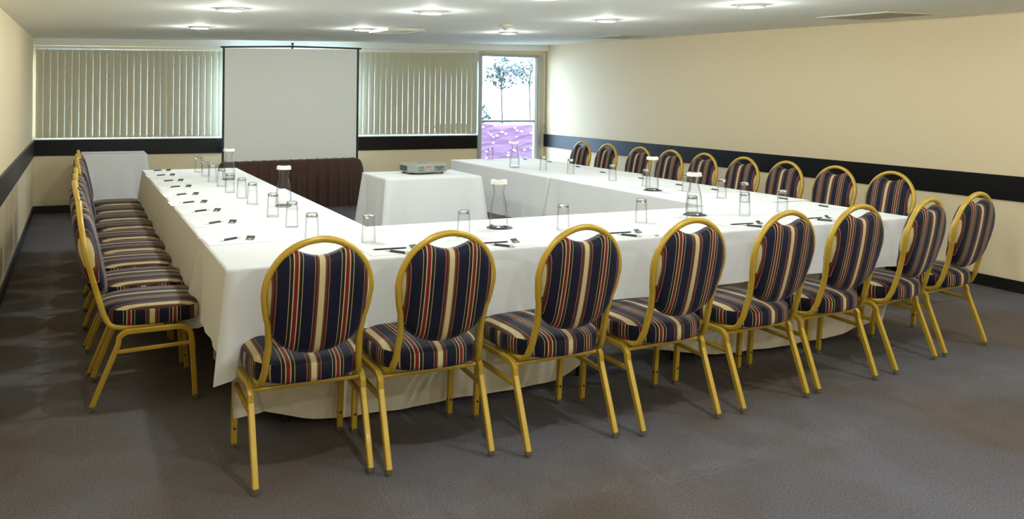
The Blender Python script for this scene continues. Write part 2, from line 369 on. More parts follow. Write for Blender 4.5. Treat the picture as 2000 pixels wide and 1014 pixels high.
# ------------------------------------------------------------------ vertical blinds
def slat_mesh(seed, L):
    rr = random.Random(seed); bm = bmesh.new(); n = 10
    top = rr.uniform(-2, 0); bot = top + rr.uniform(3, 6); rows = []
    for i in range(n + 1):
        t = i / n; a = math.radians(top + (bot - top) * t ** 0.8); w = 0.0382
        row = []
        for k in (-1, -.33, .33, 1):
            row.append(bm.verts.new((k * w * math.cos(a), k * w * math.sin(a) - 0.004 * (1 - k * k), -L * t)))
        rows.append(row)
    for a, b in zip(rows, rows[1:]):
        for k in range(3): bm.faces.new((a[k], a[k + 1], b[k + 1], b[k]))
    # small weight pocket at the hem
    add_box(bm, -0.03, 0.03, -0.004, 0.004, -L - 0.006, -L + 0.004)
    me = bpy.data.meshes.new('slat'); bmesh.ops.recalc_face_normals(bm, faces=bm.faces); bm.to_mesh(me); bm.free()
    me.materials.append(M['slat']); return me
def blind(x0, x1, zt0, zt1, zb, n, label, seed0):
    b = empty('vertical_blind', (x0, YB - 0.05, zb)); tag(b, label, 'blind', 'vertical blinds on the far wall')
    bm = bmesh.new()
    vs = add_box(bm, 0, x1 - x0, -0.02, 0.02, 0, 0.028)
    for v in vs: v.co.z += (zt0 - zb) + (zt1 - zt0) * (v.co.x / (x1 - x0))
    obj('headrail', bm, M['white'], b)
    p = (x1 - x0) / n; bm = bmesh.new(); tube(bm, (0, 0, -.002), (0, 0, .016), .003, 6); clip = bpy.data.meshes.new('hanger_clip'); bm.to_mesh(clip); bm.free(); clip.materials.append(M['alu'])
    meshes = [slat_mesh(seed0 + k, 1.0) for k in range(5)]
    rr = random.Random(seed0)
    for i in range(n):
        x = (i + .5) * p; zt = (zt0 - zb) + (zt1 - zt0) * (i + .5) / n - 0.012
        s = bpy.data.objects.new('slat', meshes[rr.randrange(5)]); C.objects.link(s); s.parent = b
        s.location = (x, 0, zt); s.scale = (p / 0.0765, 1, zt - 0.018)
        h = bpy.data.objects.new('hanger_clip', clip); C.objects.link(h); h.parent = b; h.location = (x, 0, zt)
    bm = bmesh.new()
    tube(bm, (0.01, -0.012, 0.022), (x1 - x0 - 0.01, -0.012, 0.022), 0.0018, 6)
    obj('bottom_chain', bm, M['white'], b)
    return b
blind(XL + 0.03, 1.68, 1.935, 1.985, 0.878, 28, 'closed beige vertical blind left of the projection screen', 20)
blind(3.44, 5.25, 2.03, 2.072, 0.884, 22, 'closed beige vertical blind between the screen and the door', 40)
wnd = empty('blind_wand', (6.385, YB - 0.04, 0.9)); tag(wnd, 'slim white wand hanging right of the glazed door', 'blind wand')
bm = bmesh.new(); tube(bm, (0, 0, 0.13), (0, 0, 1.20), 0.006, 8); obj('rod', bm, M['white'], wnd)
bm = bmesh.new(); tube(bm, (0, 0, 0), (0, 0, 0.14), 0.011, 8); obj('grip', bm, M['alu'], wnd)

# ------------------------------------------------------------------ ceiling fittings
def lamp(x, y, label, vis=True):
    z = HC(x, y); t = empty('downlight', (x, y, z)); tag(t, label, 'ceiling light', 'recessed downlights')
    bm = bmesh.new(); lathe(bm, [(0.062, -0.001), (0.098, -0.001), (0.096, -0.006), (0.086, -0.017), (0.074, -0.019), (0.066, -0.010), (0.062, -0.001)], 28, False, False)
    obj('trim_ring', bm, M['white'], t, smooth=True)
    bm = bmesh.new(); lathe(bm, [(0.001, -0.009), (0.030, -0.008), (0.050, -0.006), (0.062, -0.002)], 24, True, True)
    obj('lens', bm, M['lamp'], t, smooth=True)
    ld = bpy.data.lights.new('downlight_bulb', 'POINT'); ld.shadow_soft_size = 0.033; ld.energy = LAMP_W; ld.color = LAMP_COL
    lo = bpy.data.objects.new('bulb', ld); C.objects.link(lo); lo.parent = t; lo.location = (0, 0, -0.017)
    return t
names = {(0.926, 5.851): 'round downlight at the upper left of the ceiling, nearer of the left pair', (1.01, 8.074): 'round downlight left of the screen, nearer the blinds',
         (2.284, 5.58): 'round downlight in the middle of the ceiling, nearer the viewer', (2.50, 7.848): 'round downlight beside the louvred vent above the screen',
         (4.136, 7.93): 'round downlight just behind the smoke detector', (3.963, 5.835): 'round downlight right of the smoke detector, alone', (4.027, 4.245): 'round downlight cut by the top edge of the picture on the right'}
for (x, y), lb in names.items(): lamp(x, y, lb)
k = 0
for y in (4.245, 2.2, 0.2, -1.7):
    for x in (0.95, 2.45, 4.03, 5.55):
        if (x, y) == (4.03, 4.245): continue
        if x == 5.55 and y > 3: continue
        lamp(x, y, 'round downlight out of the picture, %s row, %s' % ({4.245: 'foremost', 2.2: 'second', .2: 'third', -1.7: 'rearmost'}[y], {.95: 'by the left wall', 2.45: 'left of the middle', 4.03: 'right of the middle', 5.55: 'by the right wall'}[x]))
# smoke detector
t = empty('smoke_detector', (3.499, 6.76, HC(3.499, 6.76))); tag(t, 'round beige smoke detector on the ceiling', 'smoke detector')
bm = bmesh.new(); lathe(bm, [(0.001, -0.024), (0.058, -0.024), (0.062, -0.018), (0.062, 0.0), (0.001, 0.0)], 28); obj('base', bm, M['detector'], t)
bm = bmesh.new(); lathe(bm, [(0.001, -0.052), (0.018, -0.05), (0.022, -0.04), (0.046, -0.024), (0.001, -0.024)], 24); obj('sensor_cap', bm, M['detector'], t, smooth=True)
def vent(x0, x1, y0, y1, nsl, label, axis, dp=0.012):
    xc, yc = (x0 + x1) / 2, (y0 + y1) / 2
    t = empty('ceiling_vent', (xc, yc, HC(xc, yc))); tag(t, label, 'vent', 'ceiling vents')
    t.rotation_euler = (math.atan(0.015), -math.atan(0.025), 0)
    a, b, f = (x1 - x0) / 2, (y1 - y0) / 2, 0.028
    for xx0, xx1, yy0, yy1 in ((-a, a, -b, -b + f), (-a, a, b - f, b), (-a, -a + f, -b + f, b - f), (a - f, a, -b + f, b - f)):
        box('frame_side', xx0, xx1, yy0, yy1, -dp, 0.0, M['ventgrey'], t, bev=0.003)
    box('backing', -a + f, a - f, -b + f, b - f, -0.002, 0.0, M['projdark'], t)
    ln = (2 * a - 2 * f) if axis == 'y' else (2 * b - 2 * f)
    bm = bmesh.new()
    w = 0.016
    if axis == 'y': vs = add_box(bm, -ln / 2, ln / 2, -w / 2, w / 2, -0.001, 0.001)
    else: vs = add_box(bm, -w / 2, w / 2, -ln / 2, ln / 2, -0.001, 0.001)
    me = bpy.data.meshes.new('louvre'); bm.to_mesh(me); bm.free(); me.materials.append(M['ventgrey'])
    span = (2 * b - 2 * f) if axis == 'y' else (2 * a - 2 * f)
    for i in range(nsl):
        o = bpy.data.objects.new('louvre', me); C.objects.link(o); o.parent = t
        q = -span / 2 + span * (i + .5) / nsl
        o.location = (0, q, -dp * .6) if axis == 'y' else (q, 0, -dp * .6)
        o.rotation_euler = (math.radians(35), 0, 0) if axis == 'y' else (0, math.radians(35), 0)
vent(2.665, 3.045, 7.59, 8.17, 14, 'louvred air vent beside the downlight above the screen', 'x', 0.026)
vent(5.60, 6.14, 7.96, 8.64, 18, 'air vent on the ceiling close to the far right corner', 'y')
vent(5.38, 5.95, 4.27, 4.94, 22, 'air vent on the ceiling at the upper right above the right wall', 'y')

# ------------------------------------------------------------------ projection screen and brown covered bench
sy = 10.86
t = empty('projection_screen', (2.52, sy, 0)); tag(t, 'large white projection screen with black borders before the blinds', 'projection screen')
x0, x1 = 1.642 - 2.52, 3.405 - 2.52
bm = bmesh.new()
v = [bm.verts.new(p) for p in ((x0 + .02, 0, .50), (x1 - .02, 0, .50), (x1 - .02, 0, 2.045), (x0 + .02, 0, 2.005), (x0 + .02, .003, .50), (x1 - .02, .003, .50), (x1 - .02, .003, 2.045), (x0 + .02, .003, 2.005))]
for f in ((0, 1, 2, 3), (7, 6, 5, 4), (0, 4, 5, 1), (1, 5, 6, 2), (2, 6, 7, 3), (3, 7, 4, 0)): bm.faces.new([v[i] for i in f])
obj('fabric', bm, M['screen'], t)
box('side_border', x0 - .004, x0 + .022, -.004, .006, .30, 2.008, M['black'], t)
box('side_border', x1 - .024, x1 + .004, -.004, .006, .30, 2.048, M['black'], t)
bm = bmesh.new(); sweep(bm, [(x0 - .03, 0, 2.017), (x0 + .4, 0, 2.035), (0, 0, 2.055), (x1 - .4, 0, 2.058), (x1 + .03, 0, 2.060)], .035, .022, (0, 0, 1)); obj('top_case', bm, M['black'], t)
bm = bmesh.new(); tube(bm, (0, .02, 2.05), (0, .02, 2.092), .008, 8); tube(bm, (-.02, .02, 2.092), (.015, .02, 2.096), .009, 8); obj('hook', bm, M['black'], t)
bm = bmesh.new(); tube(bm, (0, .04, 0.25), (0, .04, 2.06), .014, 10); obj('pole', bm, M['black'], t)
for a in (90, 210, 330):
    bm = bmesh.new(); tube(bm, (0, .04, .42), (.38 * math.cos(math.radians(a)) , .04 + .12 * math.sin(math.radians(a)), .012), .010, 8); obj('leg', bm, M['black'], t)

t = empty('covered_bench', (2.47, 10.52, 0)); tag(t, 'low bench covered with dark brown gathered fabric under the screen', 'bench')
def bench_profile(xn):  # top height over normalised x, rounded shoulders
    e = 1 - abs(xn); r = 0.085
    return 0.60 + 0.012 * xn - (0.0 if e > r else 0.17 * (1 - math.sqrt(max(0, 1 - (1 - e / r) ** 2))))
bm = bmesh.new(); n = 150; hw = 0.915; rows = []
for i in range(n + 1):
    xn = -1 + 2 * i / n; x = xn * hw; H = bench_profile(xn) + 0.004 * math.sin(i * .9) * math.sin(i * .23)
    pl = 0.026 * math.sin(i * 1.13) + 0.022 * math.sin(i * 0.61 + 1) + .006 * math.sin(i * 2.1)
    row = [bm.verts.new((x, .26, 0.0)), bm.verts.new((x, .25, H - .05)), bm.verts.new((x, .19, H)), bm.verts.new((x, .04, H)), bm.verts.new((x, .005, H - .03))]
    for q in (.85, .6, .35, .15, 0.0):
        row.append(bm.verts.new((x * (1 + .0 * (1 - q)), -.005 - pl * (1.15 - q) - .02 * (1 - q), (H - .03) * q)))
    rows.append(row)
for a, b in zip(rows, rows[1:]):
    for k in range(len(a) - 1): bm.faces.new((a[k], b[k], b[k + 1], a[k + 1]))
bm.faces.new(rows[0]); bm.faces.new(rows[-1][::-1])
obj('fabric_cover', bm, M['brown'], t, smooth=True)

# ------------------------------------------------------------------ tables with cloths
def cloth_mesh(x0, x1, y0, y1, z, drop, flare=0.03, corner_out=0.07, corner_drop=0.35, amp=0.006, seed=0, lean=0.0, rise=(0, 0, 0, 0), outs=(1, 1, 1, 1), sides=None):
    """draped cloth: flat top, rounded edge, hanging sides with folds; corners swing out. corner order: x0y0 x1y0 x1y1 x0y1"""
    rr = random.Random(seed); ph = [rr.uniform(0, 6.28) for _ in range(6)]
    bm = bmesh.new(); cs = [Vector((x0, y0)), Vector((x1, y0)), Vector((x1, y1)), Vector((x0, y1))]
    per = []; s = 0
    for k in range(4):
        a, b = cs[k], cs[(k + 1) % 4]; L = (b - a).length; d = (b - a) / L; nrm = Vector((d.y, -d.x))
        n = max(18, int(L / 0.045)); us = []
        for i in range(n):
            u = i / n; u = u + 0.09 * math.sin(2 * PI * u) / (2 * PI) * -1.0
            us.append(u)
        for u in us:
            p = a + d * (L * u); da, db = L * u, L * (1 - u)
            per.append((p, nrm, k, da, db, s + L * u, d))
        s += L
    T_ = s
    lv = [0, .03, .10, .22, .36, .5, .64, .78, .9, 1.0]
    rings = [[bm.verts.new((p.x - nrm.x * .012, p.y - nrm.y * .012, z)) for (p, nrm, *_r) in per]]
    for t in lv:
        ring = []
        for (p, nrm, k, da, db, sl, d) in per:
            kc, dist = (k, da) if da < db else ((k + 1) % 4, db)
            c = math.exp(-(dist / 0.16) ** 2); c2 = math.exp(-(dist / 0.05) ** 2)
            diag = Vector(((-1, 1, 1, -1)[kc], (-1, -1, 1, 1)[kc])).normalized()
            rip = amp * (math.sin(sl * 15 + ph[0]) + .6 * math.sin(sl * 31 + ph[1]) + .5 * math.sin(sl * 7 + ph[2])) * t ** 1.2 * (1 - .6 * c)
            dip = -0.05 * math.exp(-((dist - 0.12) / 0.05) ** 2) * t * outs[kc] * (1 if corner_out > 0.02 else 0)
            o = 0.002 + flare * t + rip + dip + lean * t
            off = nrm * o * (1 - c2) + diag * (o + corner_out * outs[kc] * t) * c2
            off += nrm * corner_out * outs[kc] * t * (c - c2) * .2
            sd = drop if sides is None else sides[k] * (1 - c) + max(sides[k], sides[(kc if kc != k else (k - 1) % 4)]) * c
            dz = sd * t * (1 + corner_drop * outs[kc] * c) * (1 - rise[kc] * math.exp(-(dist / 0.30) ** 2)) + 0.006 * math.sin(sl * 5 + ph[3]) * t
            zz = z - 0.004 * (t == 0) - dz
            ring.append(bm.verts.new((p.x + off.x, p.y + off.y, max(0.004, zz))))
        rings.append(ring)
    n = len(per)
    bm.faces.new(rings[0])
    for a, b in zip(rings, rings[1:]):
        for i in range(n): bm.faces.new((a[i], b[i], b[(i + 1) % n], a[(i + 1) % n]))
    return bm

def table(x0, x1, y0, y1, label, cl_label, group, drop=0.30, seed=1, under_rise=(0, 0, 0, 0), outs=(1, 1, 1, 1), under=True, uo=None, z=0.742, cf=0.07, sides=None, cdrop=0.35, udrop=0.66, flare=0.02, name='banquet_table'):
    xc, yc = (x0 + x1) / 2, (y0 + y1) / 2; a, b = (x1 - x0) / 2, (y1 - y0) / 2
    t = empty(name, (xc, yc, 0)); tag(t, label, 'table', group)
    box('tabletop', -a + .012, a - .012, -b + .012, b - .012, z - 0.034, z - 0.008, M['wood'], t)
    for sx in (-1, 1):
        for s_y in (-1, 1):
            bm = bmesh.new(); X, Y = sx * (a - .3), s_y * (b - .28); tube(bm, (X, Y, 0), (X, Y, z - .034), .016, 10); obj('leg', bm, M['steel'], t)
    if under:
        bm = cloth_mesh(-a + .006, a - .006, -b + .006, b - .006, z - 0.005, udrop, 0.0, -0.015 if uo is None else 0.17, 0.0, 0.007, seed + 50, lean=-0.15, rise=under_rise, outs=uo or (1, 1, 1, 1))
        obj('underskirt', bm, M['under'], t, smooth=True)
    bm = cloth_mesh(-a, a, -b, b, z, drop, flare, cf, cdrop, 0.005, seed, outs=outs, sides=sides)
    o = obj('tablecloth', bm, M['cloth'], None, smooth=True, loc=(xc, yc, 0)); tag(o, cl_label, 'tablecloth', 'white tablecloths')
    return t
G = 'tables set in a ring'
table(0.535, 2.645, 3.385, 4.245, 'long cloth-covered table at the front left of the ring', 'white tablecloth on the front table nearest the left corner', G, .29, 1, (.15, .55, .3, .2), (.85, 0.1, .3, 1.0), sides=(.29, .05, .28, .35), cdrop=.27, udrop=.71, uo=(.62, 0, 0, .3))
table(2.660, 4.535, 3.395, 4.245, 'long cloth-covered table at the front right of the ring', 'white tablecloth on the front table at the right end', G, .27, 2, (.12, .10, .3, .3), (0.1, .25, .3, .1), sides=(.268, .25, .28, .05), udrop=.70)
table(0.535, 1.385, 4.262, 6.175, 'cloth-covered table in the left arm nearer the front', 'white tablecloth on the left arm table nearer the front', G, .30, 3, (0, 0, 0, .2), (.1, .1, .2, .9), sides=(.05, .3, .05, .31))
table(0.530, 1.350, 6.190, 8.05, 'cloth-covered table at the far end of the left arm', 'white tablecloth at the far end of the left arm', G, .30, 4, (0, 0, .2, .2), (.1, .1, .8, .8), sides=(.05, .3, .3, .31))
table(3.700, 4.600, 4.262, 6.275, 'cloth-covered table in the right arm nearer the front', 'white tablecloth on the right arm table nearer the front', G, .38, 5, (0, 0, 0, 0), (.1, .1, .4, 1.0), sides=(.05, .28, .05, .40), cdrop=.12)
table(3.690, 4.690, 6.290, 8.40, 'cloth-covered table at the far end of the right arm by the door', 'white tablecloth at the far end of the right arm', G, .40, 6, (0, 0, 0, 0), (.1, .1, .8, .8), sides=(.05, .28, .3, .44), cdrop=.1)
table(2.320, 3.195, 6.60, 7.245, 'small draped table standing alone inside the ring', 'white tablecloth on the small table under the projector', None, .60, 7, (0, 0, 0, 0), (1.3, 1.0, 1, 1), under=False, cf=.085, cdrop=.10, flare=.025, name='projector_table')
table(0.045, 0.720, 10.2, 10.72, 'small draped side table against the far wall in the left corner', 'white tablecloth on the side table in the far left corner', None, .62, 8, (0, 0, 0, 0), (.5, 1.0, .5, .5), under=False, cf=.08, cdrop=.06, flare=.01, name='side_table')

# ------------------------------------------------------------------ chairs
def hoop_x(z):
    if z >= 0.715: return 0.196 * math.sqrt(max(0, 1 - ((z - 0.715) / 0.199) ** 2))
    pts = [(0.38, .181), (0.45, .174), (0.53, .169), (0.60, .175), (0.66, .189), (0.715, .196)]
    for (za, xa), (zb, xb) in zip(pts, pts[1:]):
        if za <= z <= zb:
            u = (z - za) / (zb - za); u = u * u * (3 - 2 * u); return xa + (xb - xa) * u
    return .181
def hoop_y(z): return 0.052 - 0.114 * ((z - 0.40) / 0.505) - 0.012 * math.sin(PI * (z - 0.40) / 0.505)
def make_chair():
    t = empty('banquet_chair')
    # back hoop: one tube from seat rail over the top to the other seat rail
    half = [(0.188, 0.30, 0.362), (0.187, 0.20, 0.360), (0.186, 0.125, 0.360), (0.185, 0.094, 0.364), (0.183, 0.070, 0.376), (0.180, 0.058, 0.398)]
    for k in range(1, 12):
        z = 0.398 + (0.715 - 0.398) * k / 12; half.append((hoop_x(z), hoop_y(z), z))
    for k in range(0, 13):
        a = PI / 2 * k / 12; z = 0.715 + 0.199 * math.sin(a); half.append((0.196 * math.cos(a), hoop_y(z), z))
    path = half + [(-x, y, z) for x, y, z in half[-2::-1]]
    bm = bmesh.new(); sweep(bm, path, 0.0245, 0.025, (0, 1, 0.02) if False else (lambda i: (0, 0.97, 0.24) if 3 < i < len(path) - 4 else (0, 0.6, 0.8)), 0.35)
    obj('back_frame', bm, M['gold'], t, smooth=True)
    # side frames
    def glide(parent, p):
        bm = bmesh.new(); lathe(bm, [(.009, -.001), (.0125, .002), (.0125, .006), (.008, .008), (.008, .012), (.014, .013), (.014, .026)], 12)
        obj('glide', bm, M['chrome'], parent, smooth=False, loc=p)
    for s in (-1, 1):
        xr, xf = s * 0.2145, s * 0.2195
        fl = [(xf, 0.440, 0.022), (xf, 0.434, 0.12), (xf, 0.424, 0.265), (xf, 0.421, 0.296)]
        for k in range(1, 7):
            a = PI / 2 * k / 6; fl.append((xf, 0.366 + 0.055 * math.cos(a), 0.296 + 0.055 * math.sin(a)))
        fl.append((xf, 0.34, 0.3505))
        bm = bmesh.new(); sweep(bm, fl, 0.025, 0.024, (1, 0, 0), .2); o = obj('leg', bm, M['gold'], t, smooth=False); glide(o, (xf, 0.4405, 0))
        bm = bmesh.new()
        for zz in (0.085, 0.245): tube(bm, (xf, .4405 - (zz / .3) * .014 + .010, zz), (xf, .4405 - (zz / .3) * .014 + .0135, zz), .0055, 8); tube(bm, (xf - s * .010, .436 - (zz / .3) * .014, zz), (xf - s * .0130, .436 - (zz / .3) * .014, zz), .0055, 8)
        tube(bm, (xf, .4405 - .012, .085), (xf, .4405 - .0185, .085), .0055, 8); tube(bm, (xf, .431 - .010, .245), (xf, .431 - .0145, .245), .0055, 8)
        obj('studs', bm, M['stud'], o)
        rl = [(xr, 0.000, 0.022), (xr, 0.030, 0.10), (xr, 0.085, 0.237), (xr, 0.107, 0.293)]
        a0 = math.radians(180 - 20)
        for k in range(1, 7):
            a = a0 - (a0 - PI / 2) * k / 6; rl.append((xr, 0.155 + 0.052 * math.cos(a), 0.295 + 0.052 * math.sin(a)))
        rl.append((xr, 0.185, 0.3475))
        bm = bmesh.new(); sweep(bm, rl, 0.025, 0.024, (1, 0, 0), .2); o = obj('leg', bm, M['gold'], t, smooth=False); glide(o, (xr, -0.001, 0))
        bm = bmesh.new(); sweep(bm, [(xr, 0.180, 0.3472), ((xr + xf) / 2, 0.26, 0.349), (xf, 0.345, 0.3506)], 0.0245, 0.0235, (1, 0, 0), .2); obj('side_rail', bm, M['gold'], t)
        bm = bmesh.new(); sweep(bm, [(xr, 0.092, 0.258), (xf, 0.424, 0.272)], 0.018, 0.018, (1, 0, 0), .2); obj('stretcher', bm, M['gold'], t)
    bm = bmesh.new(); sweep(bm, [(-0.205, 0.128, 0.333), (0.205, 0.128, 0.333)], 0.014, 0.016, (0, 0, 1)); obj('cross_bar', bm, M['gold'], t)
    # upholstered seat
    bm = bmesh.new(); uvl = bm.loops.layers.uv.new('stripes'); N = 56; yc = 0.250
    out = []
    for k in range(N):
        a = 2 * PI * k / N; ca, sa = math.cos(a), math.sin(a)
        e = 4.5 if sa > 0 else 2.7
        hx, hy = 0.214, (0.222 if sa > 0 else 0.228)
        r = (abs(ca / hx) ** e + abs(sa / hy) ** e) ** (-1 / e)
        out.append((r * ca, r * sa))
    prof = [(.0, .370), (.5, .370), (.93, .368), (.985, .374), (1.0, .388), (1.006, .410), (1.0, .432), (.990, .4405), (.978, .4425), (.955, .448), (.90, .456), (.75, .465), (.5, .470), (.25, .472), (.0, .472)]
    rings = []
    for sc, z in prof:
        if sc == 0: rings.append(bm.verts.new((0, yc, z))); continue
        rings.append([bm.verts.new((x * sc, yc + y * sc, z)) for x, y in out])
    for j in range(len(rings) - 1):
        A, B = rings[j], rings[j + 1]
        for k in range(N):
            k2 = (k + 1) % N
            if not isinstance(A, list): f = bm.faces.new((A, B[k2], B[k]))
            elif not isinstance(B, list): f = bm.faces.new((A[k], A[k2], B))
            else: f = bm.faces.new((A[k], A[k2], B[k2], B[k]))
            side = 2 <= j <= 6
            am = 2 * PI * (k + .5) / N
            lateral = side and abs(out[k][0]) > 0.17 and abs(math.sin(am)) < 0.80
            for lp in f.loops:
                c = lp.vert.co; lp[uvl].uv = ((c.y - yc) * 0.95 if lateral else c.x, c.y)
    obj('seat', bm, M['stripe'], t, smooth=True, recalc=True)
    # upholstered oval back with a scooped top
    bm = bmesh.new(); uvl = bm.loops.layers.uv.new('stripes'); zc = 0.68; N = 64; out = []
    outline = []
    for k in range(0, 13):           # scooped top from right to left
        x = 0.092 - 0.184 * k / 12; outline.append((x, 0.853 + 0.027 * (abs(x) / 0.092) ** 1.8))
    left = []
    zt = 0.872
    for k in range(1, 16):
        z = zt + (0.60 - zt) * k / 15; left.append((-(hoop_x(z) - 0.0075), z))
    xb = hoop_x(0.60) - 0.0075
    for k in range(1, 12):
        a = PI / 2 * k / 12; left.append((-xb * math.cos(a), 0.60 - 0.118 * math.sin(a)))
    outline += left + [(0, 0.482)] + [(-x, z) for x, z in left[::-1]]
    prof = [(0.0, -.043), (.3, -.0425), (.6, -.041), (.82, -.037), (.93, -.030), (.985, -.020), (1.0, -.006), (1.0, .010), (.985, .024), (.93, .036), (.82, .045), (.6, .052), (.3, .055), (.0, .056)]
    rings = []
    for sc, dy in prof:
        if sc == 0: rings.append(bm.verts.new((0, hoop_y(zc) + dy, zc))); continue
        rings.append([bm.verts.new((x * sc, hoop_y(zc + (z - zc) * sc) + dy, zc + (z - zc) * sc)) for x, z in outline])
    N = len(outline)
    for j in range(len(rings) - 1):
        A, B = rings[j], rings[j + 1]
        for k in range(N):
            k2 = (k + 1) % N
            if not isinstance(A, list): f = bm.faces.new((A, B[k2], B[k]))
            elif not isinstance(B, list): f = bm.faces.new((A[k], A[k2], B))
            else: f = bm.faces.new((A[k], A[k2], B[k2], B[k]))
            for lp in f.loops: lp[uvl].uv = (lp.vert.co.x, lp.vert.co.z)
    obj('backrest', bm, M['stripe'], t, smooth=True)
    return t

ordn = ['first', 'second', 'third', 'fourth', 'fifth', 'sixth', 'seventh', 'eighth', 'ninth', 'tenth']
chair0 = make_chair(); used = [False]
def place_chair(x, y, a, label, group):
    c = chair0 if not used[0] else copy_tree(chair0)
    used[0] = True
    c.location = (x, y, 0); c.rotation_euler = (0, 0, a); tag(c, label, 'chair', group)
front = [(0.798, 3.028, -.005), (1.284, 2.979, -.009), (1.843, 2.919, .042), (2.390, 2.904, .047), (2.970, 2.934, .070), (3.497, 2.981, .052), (4.098, 3.050, .191), (4.626, 3.131, .113)]
for i, (x, y, a) in enumerate(front):
    place_chair(x, y, a, 'gold-framed striped chair seen from behind, %s from the left in the front row' % ordn[i], 'front row of striped chairs')
lefty = [4.333, 4.84, 5.351, 5.81, 6.27, 6.745, 7.21, 7.68, 8.14]
leftx = [0.074, 0.062, 0.050, 0.055, 0.056, 0.070, 0.062, 0.064, 0.075]
for i in range(9):
    place_chair(leftx[i], lefty[i], -PI / 2 + (-.024, .015, .01, -.01, .0, .015, -.01, .0, .01)[i], 'gold-framed striped chair along the left wall side, %s from the viewer' % ordn[i], 'left row of striped chairs')
righty = [4.215, 4.716, 5.227, 5.724, 6.248, 6.747, 7.257, 7.856, 8.384]
for i in range(9):
    place_chair(5.320, righty[i], PI / 2 + (.0, .02, -.02, .01, -.01, .02, .03, .0, .01)[i], 'gold-framed striped chair along the right wall side, %s from the viewer' % ordn[i], 'right row of striped chairs')

# ------------------------------------------------------------------ things on the tables
TZ = 0.7425
def make_tumbler():
    t = empty('glass_tumbler')
    bm = bmesh.new(); lathe(bm, [(.0325, .0005), (.0335, .002), (.0315, .06), (.0285, .122), (.0272, .132), (.0250, .1345)], 28, False, False)
    obj('wall', bm, M['glass'], t, smooth=True)
    bm = bmesh.new(); lathe(bm, [(.0265, .116), (.0275, .120), (.0268, .130), (.0240, .1345), (.0180, .1325)], 16)
    obj('thick_base', bm, M['glassbase'], t, smooth=False)
    return t
tum = make_tumbler(); tused = [False]
def place_tumbler(x, y, label, group):
    c = tum if not tused[0] else copy_tree(tum); tused[0] = True
    c.location = (x, y, TZ); c.rotation_euler = (0, 0, random.uniform(0, 6)); tag(c, label, 'glass', group)
gL = [(0.967, 7.709), (0.974, 7.323), (0.957, 6.802), (0.97, 6.432), (0.967, 6.033), (0.988, 5.69), (0.997, 5.365), (0.998, 4.752), (1.013, 4.354), (1.0, 3.891)]
for i, p in enumerate(gL): place_tumbler(*p, 'upturned clear tumbler in the left line of glasses, %s from the far end' % ordn[i], 'tumblers on the left arm')
gF = [(1.239, 3.77), (1.713, 3.732), (2.297, 3.758), (2.833, 3.808), (3.203, 3.822), (3.618, 3.843), (3.942, 3.863)]
for i, p in enumerate(gF): place_tumbler(*p, 'upturned clear tumbler on the front tables, %s from the left' % ordn[i], 'tumblers on the front tables')
gR = [(4.069, 4.325), (4.072, 4.55), (4.118, 4.985), (4.05, 5.387), (4.053, 5.851), (4.051, 6.51), (3.984, 6.891), (4.068, 8.186)]
for i, p in enumerate(gR): place_tumbler(*p, 'upturned clear tumbler on the right arm, %s from the front' % ordn[i], 'tumblers on the right arm')

def make_carafe():
    t = empty('glass_carafe')
    bm = bmesh.new()
    lathe(bm, [(.046, .0), (.0495, .004), (.0495, .03), (.047, .075), (.040, .125), (.031, .160), (.0265, .178), (.0265, .188), (.031, .212), (.036, .238)], 32, False, False)
    obj('body', bm, M['glass'], t, smooth=True)
    bm = bmesh.new(); lathe(bm, [(.043, .0015), (.047, .004), (.047, .010), (.030, .012)], 20); obj('thick_base', bm, M['glassbase'], t)
    bm = bmesh.new(); lathe(bm, [(.040, .228), (.0445, .228), (.0425, .248), (.036, .2505)], 28); lid = obj('lid', bm, M['lid'], t, smooth=False)
    bm = bmesh.new(); lathe(bm, [(.001, .2506), (.024, .2506), (.024, .2516), (.001, .2516)], 24); obj('lid_insert', bm, M['projdark'], lid)
    return t
car = make_carafe()
cl = [((1.104, 6.947), 'glass carafe with white lid at the far end of the left arm'), ((1.154, 5.186), 'glass carafe with white lid on the left arm beside the dark bench'),
      ((2.012, 3.943), 'glass carafe with white lid on the front left table'), ((3.326, 3.954), 'glass carafe with white lid on the front right table'),
      ((3.913, 5.131), 'glass carafe with white lid in the middle of the right arm'), ((3.895, 7.302), 'glass carafe with white lid in front of the bright door')]
for i, ((x, y), lb) in enumerate(cl):
    c = car if i == 0 else copy_tree(car)
    dark = i in (2, 3, 4)
    c.location = (x, y, TZ + (.004 if dark else 0)); c.rotation_euler = (0, 0, i * 1.1); tag(c, lb, 'carafe', 'glass carafes')
    if dark:
        bm = bmesh.new(); lathe(bm, [(.001, 0), (.068, 0), (.070, .0015), (.068, .0032), (.001, .0032)], 30); o = obj('coaster', bm, M['coaster'], None, loc=(x + .004, y - .004, TZ))
        tag(o, 'round dark coaster under the carafe on the ' + {2: 'front left table', 3: 'front right table', 4: 'right arm'}[i], 'coaster', 'dark coasters')

